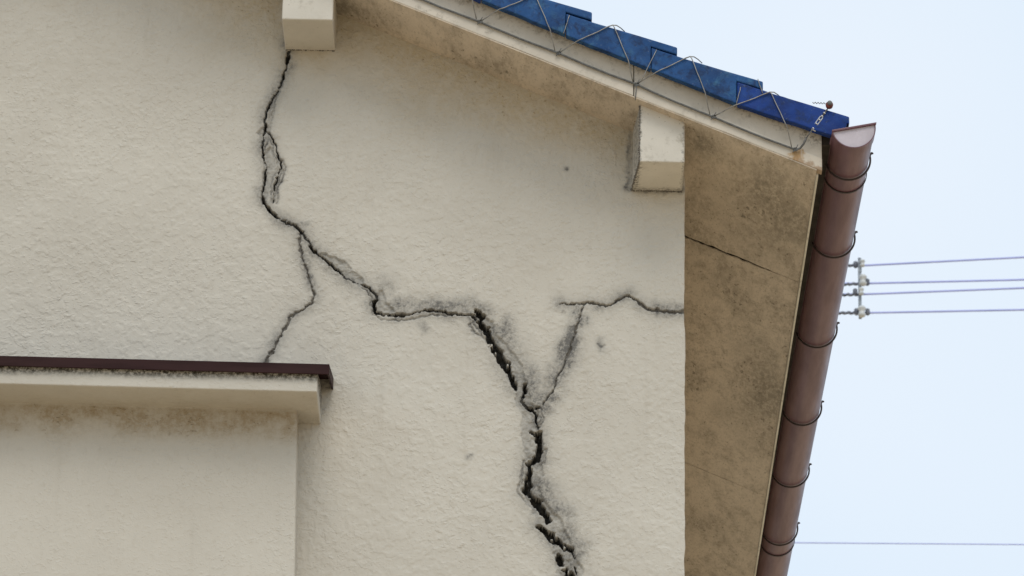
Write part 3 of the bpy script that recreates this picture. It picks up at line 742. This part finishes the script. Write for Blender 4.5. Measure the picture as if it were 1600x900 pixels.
place(yz_prism(XL, -0.490, [(-.222, 5.3575), (-.2195, 5.3565), (-.2195, 5.3790), (.01, 5.4310), (.01, 5.4340), (-.222, 5.3818)], lift, 0), 'metal_cap', M_CAP, bay)
# turned-down end of the cap
place(yz_prism(-0.4935, -0.4895, [(-.2215, 5.3565), (.004, 5.4040), (.004, 5.4335), (-.2215, 5.3810)], 0, 0), 'cap_end', M_CAP, bay)

# ---- gutter
GY0, GY1 = -0.262, DEPTH + 0.1
RG = 0.0515
TILT = R(11)
def gx(y): return 0.7430 - .0062 * (y - GY0)
GZ = 5.9880
def ring(c, r, a0=180.0, a1=360.0, n=36):
    out = []
    for k in range(n + 1):
        a = R(a0 + (a1 - a0) * k / n) + TILT
        out.append((c[0] + r * math.cos(a), c[1] + r * math.sin(a)))
    return out
def trough(y0, y1, r_out, r_in, lip=True):
    ends = []
    for y in (y0, y1):
        c = (gx(y), GZ)
        o_ = ring(c, r_out); i_ = ring(c, r_in)[::-1]
        ends.append([(x, y, z) for x, z in o_ + i_])
    k = len(ends[0]); s = MB()
    fs = [tuple(range(k)), tuple(range(2 * k - 1, k - 1, -1))]
    h = k // 2
    fs = []
    for i in range(k):
        j = (i + 1) % k
        fs.append((i, i + k, j + k, j))
    for i in range(h - 1):
        fs.append((i, i + 1, k - 2 - i, k - 1 - i))
        fs.append((k + i, 2 * k - 1 - i, 2 * k - 2 - i, k + i + 1))
    s.add(ends[0] + ends[1], fs); return s
gut = kid(empty('gutter'), house)
gut['label'] = 'brown half round plastic gutter along the eave'
place(trough(GY0 + .004, GY1, RG - .0012, RG - .0032), 'gutter_trough', M_GUTTER, gut)
# rolled rim
for side in (0, 1):
    a = (math.pi if side == 0 else 2 * math.pi) + TILT
    rb = MB()
    rb.tube([(gx(y) + (RG - .001) * math.cos(a), y, GZ + (RG - .001) * math.sin(a)) for y in (GY0 + .04, GY1)], .0032, 8)
    place(rb, 'gutter_rim', M_GUTTER, gut, smooth=True)
# end cap: sleeve, flat half-moon and top flange
place(trough(GY0, GY0 + .040, RG + .0012, RG - .001), 'cap_sleeve', M_GUTTER, gut)
hm = MB(); hm.prism(ring((gx(GY0), GZ), RG - .0005, n=26), GY0 + .0035, GY0 + .0065)
place(hm, 'end_plate', M_GEND, gut)
fl = MB(); c = (gx(GY0), GZ); ca, sa = math.cos(TILT), math.sin(TILT)
q = lambda u, v: (c[0] + u * ca - v * sa, c[1] + u * sa + v * ca)
fl.prism([q(-RG - .001, -.002), q(RG + .003, -.001), q(RG + .005, .004), q(-RG - .001, .003)], GY0 - .002, GY0 + .007)
place(fl, 'end_flange', M_GUTTER, gut, bevel=.001)
for y0, y1 in ((-.045 + .052, -.045 + .058), (2.755, 2.762)):
    place(trough(y0, y1, RG + .0016, RG - .0005), 'gutter_joint', M_HOOK, gut)
def hook(y):
    c = (gx(y), GZ); s = MB()
    pts = [(EAVE + .006, y, GZ + .020), (c[0] - RG - .006, y, GZ + .004)]
    arc = ring(c, RG + .0030, 184, 360, 24)
    pts += [(x, y, z) for x, z in arc]
    a = arc[-1]
    pts += [(a[0] + .003, y, a[1] + .006), (a[0] + .0035, y, a[1] + .0075), (a[0] + .006, y, a[1] + .007), (a[0] + .007, y, a[1] + .0045)]
    s.tube(pts, .0025, 8); return s
for y in (-0.075, 0.415, 1.035, 1.625, 2.135, 2.650, 3.2, 3.75, 4.3, 4.85, 5.4, 5.95):
    place(hook(y), 'gutter_hook', M_HOOK, gut, smooth=True)

# ------------------------------------------------------------------ tie wire laced over the edge tiles
lac = empty('tie_wire', (0.607, Y0 - .01, 5.954))
tag(lac, 'thin tie wire laced in zigzags over the blue edge tiles to a grey cord', 'wire')
def lk(o):
    o.parent = lac; o.matrix_parent_inverse = Matrix.Translation(-lac.location); return o
YK = Y0 - .0045
knots = [(-0.9, 6.599), (-0.715, 6.519), (-0.528, 6.440), (-0.340, 6.3605), (-0.1525, 6.2815), (0.0388, 6.2005), (0.2274, 6.1200), (0.4118, 6.0370), (0.6074, 5.9545)]
peaks = [(-0.772, 6.668), (-0.585, 6.588), (-0.398, 6.507), (-0.2100, 6.4240), (-0.0216, 6.3420), (0.1676, 6.2640), (0.3543, 6.1830), (0.5460, 6.0920)]
rnd = random.Random(3)
cp = []
for (x0, z0), (x1, z1) in zip(knots[:-1], knots[1:]):
    for t in range(6):
        f = t / 6
        cp.append((x0 + (x1 - x0) * f, YK, z0 + (z1 - z0) * f - .0022 * math.sin(math.pi * f) + rnd.uniform(-.0005, .0005)))
cp += [(0.6074, YK, 5.9545), (0.618, YK - .002, 5.9565), (0.6265, YK - .008, 5.9660), (0.633, YK - .018, 5.978)]
s = MB(); s.tube(cp, .0027, 8); lk(s.build('cord', M_CORD, smooth=True))
YTF = YT - .0035
def run(a, b, bow=.003, n=7, wob=.0006):
    out = []
    for t in range(n):
        f = t / (n - 1)
        out.append(tuple(a[i] + (b[i] - a[i]) * f + (bow * math.sin(math.pi * f) if i == 2 else 0) + rnd.uniform(-wob, wob) for i in range(3)))
    return out
for i, (kx, kz) in enumerate(knots[:-1]):
    px, pz = peaks[i]
    nx2, nz2 = knots[i + 1]
    fa = (kx + (px - kx) * .36, YTF - .0006, kz + (pz - kz) * .36)
    fb = (nx2 + (px - nx2) * .36, YTF - .0006, nz2 + (pz - nz2) * .36)
    a = run((kx + .004, YK - .002, kz + .003), fa, 0, 4) + run(fa, (px - .010, YTF - .001, pz - .003), -.001)[1:]
    p = [(px, YTF - .001, pz + .001)]
    b = run((px + .004, YTF - .001, pz - .004), fb, 0, 6) + run(fb, (nx2 - .009, YK - .002, nz2 + .006), 0, 4)[1:]
    s = MB(); s.tube(a + p + b, .00135, 6); lk(s.build('lacing_strand', M_WIRE, smooth=True))
    # the tail that goes over the tile top
    s = MB(); s.tube([(px - .012, YTF, pz - .004), (px, YTF - .0015, pz + .001), (px + .010, YTF + .001, pz + .0015), (px + .020, YTF + .010, pz - .001), (px + .03, YTF + .02, pz - .006)], .0014, 6)
    lk(s.build('lacing_tail', M_WIRE, smooth=True))
for kx, kz in knots:
    s = MB()
    for t in range(3):
        pts = [(kx + .0036 * math.cos(u) + (t - 1) * .0022, YK - .0008 - .0008 * t + .002 * math.sin(2 * u), kz + .0042 * math.sin(u) + rnd.uniform(-.0006, .0006)) for u in [2 * math.pi * v / 9 for v in range(10)]]
        s.tube(pts, .0010, 6)
    s.tube([(kx - .003, YK - .003, kz - .002), (kx - .006, YK - .004, kz - .009)], .001, 6)
    s.tube([(kx + .002, YK - .003, kz + .004), (kx + .006, YK - .005, kz + .011)], .001, 6)
    lk(s.build('wire_knot', M_CORD, smooth=True))
# short strands pinning tile ends
for a, b in (((0.0639, 6.2900), (0.0500, 6.2430)), ((0.2745, 6.2020), (0.2380, 6.1200)), ((0.5170, 6.1275), (0.5285, 6.0900)), ((0.4760, 6.1050), (0.4650, 6.0590))):
    s = MB(); s.tube(run((a[0], YTF, a[1]), (b[0], YTF + .001, b[1]), 0, 6), .0011, 6); lk(s.build('tile_clip', M_WIRE, smooth=True))
s = MB(); s.tube(run((0.2274, YK - .002, 6.120), (0.2235, Y0 - .001, 6.080), 0, 5), .0012, 6); lk(s.build('tile_clip', M_CORD, smooth=True))
# turnbuckle up to the red knob on the eave tile
A = Vector((0.633, YK - .018, 5.978)); B = Vector((0.6867, YT - .004, 6.0555))
d = (B - A)
s = MB(); s.tube([A, A + d * .30], .0016, 6); lk(s.build('turnbuckle_rod', M_CORD, smooth=True))
s = MB(); s.tube([A + d * .72, A + d * .97], .002, 6); lk(s.build('turnbuckle_rod', M_CORD, smooth=True))
s = MB(); side = d.cross(Vector((0, 1, 0))).normalized() * .0034
for sg in (1, -1):
    s.tube([A + d * .30, A + d * .36 + side * sg, A + d * .66 + side * sg, A + d * .72], .0016, 6)
s.tube([A + d * .27 - side * 2.6, A + d * .27 + side * 2.6], .0016, 6)
for t in (.30, .45, .58, .70, .80):
    s.tube([A + d * (t - .015), A + d * (t + .015)], .0036, 8)
lk(s.build('turnbuckle', M_SILVER, smooth=True))
s = MB(); s.lathe([(.003, -.010), (.0075, -.008), (.0092, -.003), (.0088, .004), (.0060, .009), (.002, .010)], (0.6880, YT - .006, 6.0595), 'y', 12)
lk(s.build('red_knob', M_RED, smooth=True))
s = MB(); s.lathe([(.0012, -.004), (.0060, -.003), (.0060, .001), (.002, .002)], (0.6880, YT - .018, 6.0595), 'y', 10)
lk(s.build('bolt_head', M_CORD, smooth=True))
s = MB(); tw = [(0.6480 + .036 * t / 22, YT - .006 + .002 * math.sin(t * 1.5), 6.0655 - .0015 * t / 22 + .0018 * math.cos(t * 1.5)) for t in range(23)]
s.tube(tw, .0009, 6); lk(s.build('twisted_tail', M_CORD, smooth=True))

# ------------------------------------------------------------------ power cables beyond the house
LY = 25.0
def cable(name, x0, z0, slope_r, z_left, r, label, group, y=LY, m=None, taped=True):
    pts = []
    for k in range(33):
        x = x0 + k * 2.5
        pts.append((x, y, z0 + slope_r * (x - x0) + .00016 * (x - x0) ** 2))
    left = [(x0 - k * 2.5, y, z0 + (z_left - z0) * min(1, k * 2.5 / .2) * 1.0 + .002 * k) for k in range(20, 0, -1)]
    s = MB(); s.tube(left + pts, r, 8)
    o = s.build(name, m or M_CABLE, smooth=True)
    tag(o, label, 'cable', group)
    if taped:
        t = MB(); rr = random.Random(int(z0 * 100))
        n = 40; xa, xb = x0 - .62, x0 - .02
        P, Rr = [], []
        for k in range(n + 1):
            x = xa + (xb - xa) * k / n
            P.append((x, y, z_left + (z0 - z_left) * max(0, 1 - (x0 - x) / .2) + .0035 * math.sin(k * 1.9) + rr.uniform(-.002, .002)))
            Rr.append(r * (1.12 + .35 * abs(math.sin(k * .95))))
        t.tube(P, Rr, 8)
        c = t.build('splice_wrap', M_TAPE, smooth=True); c.parent = o
    return o
RX = 2.712
words = ['topmost of the four cables crossing the white insulators', 'second cable from the top, on the big upper white insulator',
         'third cable from the top, just below the upper white insulator', 'lowest of the four cables crossing the white insulators']
for (z0, zr, zl), wd in zip([(16.094, 16.190, 16.092), (15.931, 15.985, 15.9165), (15.832, 15.9095, 15.823), (15.663, 15.7116, 15.660)], words):
    cable('power_cable', RX, z0, (zr - z0) / 1.378, zl, .0095, wd, 'power cables held by the insulator rack')
o = cable('thin_cable', 2.2, 16.0150, .0055, 16.015, .0062, 'thin single cable low in the sky beside the gutter', None, 32.0, None, False)

rk = empty('insulator_rack', (RX, LY, 15.58))
tag(rk, 'upright rack of white insulators spacing four cables in the sky', 'insulator')
def rl(o):
    o.parent = rk; o.matrix_parent_inverse = Matrix.Translation(-rk.location); return o
s = MB(); s.tube([(RX - .012, LY - .03, 16.150), (RX - .014, LY - .03, 15.60)], .014, 8)
s.box(RX - .026, RX + .004, LY - .045, LY - .02, 16.02, 16.12)
rl(s.build('rack_bar', M_RACK, smooth=False))
for z, dx, sc in ((16.094, .010, .66), (15.940, .012, 1.0), (15.838, -.004, .68), (15.655, -.002, 1.0)):
    s = MB()
    s.lathe([(.012 * sc, -.052 * sc), (.026 * sc, -.046 * sc), (.034 * sc, -.028 * sc), (.026 * sc, -.014 * sc), (.024 * sc, .006 * sc), (.036 * sc, .020 * sc), (.033 * sc, .036 * sc), (.020 * sc, .048 * sc), (.010 * sc, .052 * sc)], (RX + dx, LY - .055, z), 'z', 16)
    rl(s.build('insulator', M_PORC, smooth=True))
for z, dx in ((16.094, -.045), (15.935, .052), (15.845, -.052), (15.665, .050), (15.665, -.044)):
    s = MB(); s.lathe([(.010, -.030), (.019, -.022), (.019, .022), (.010, .030)], (RX + dx, LY - .02, z), 'z', 10)
    rl(s.build('cable_clamp', M_TAPE, smooth=True))
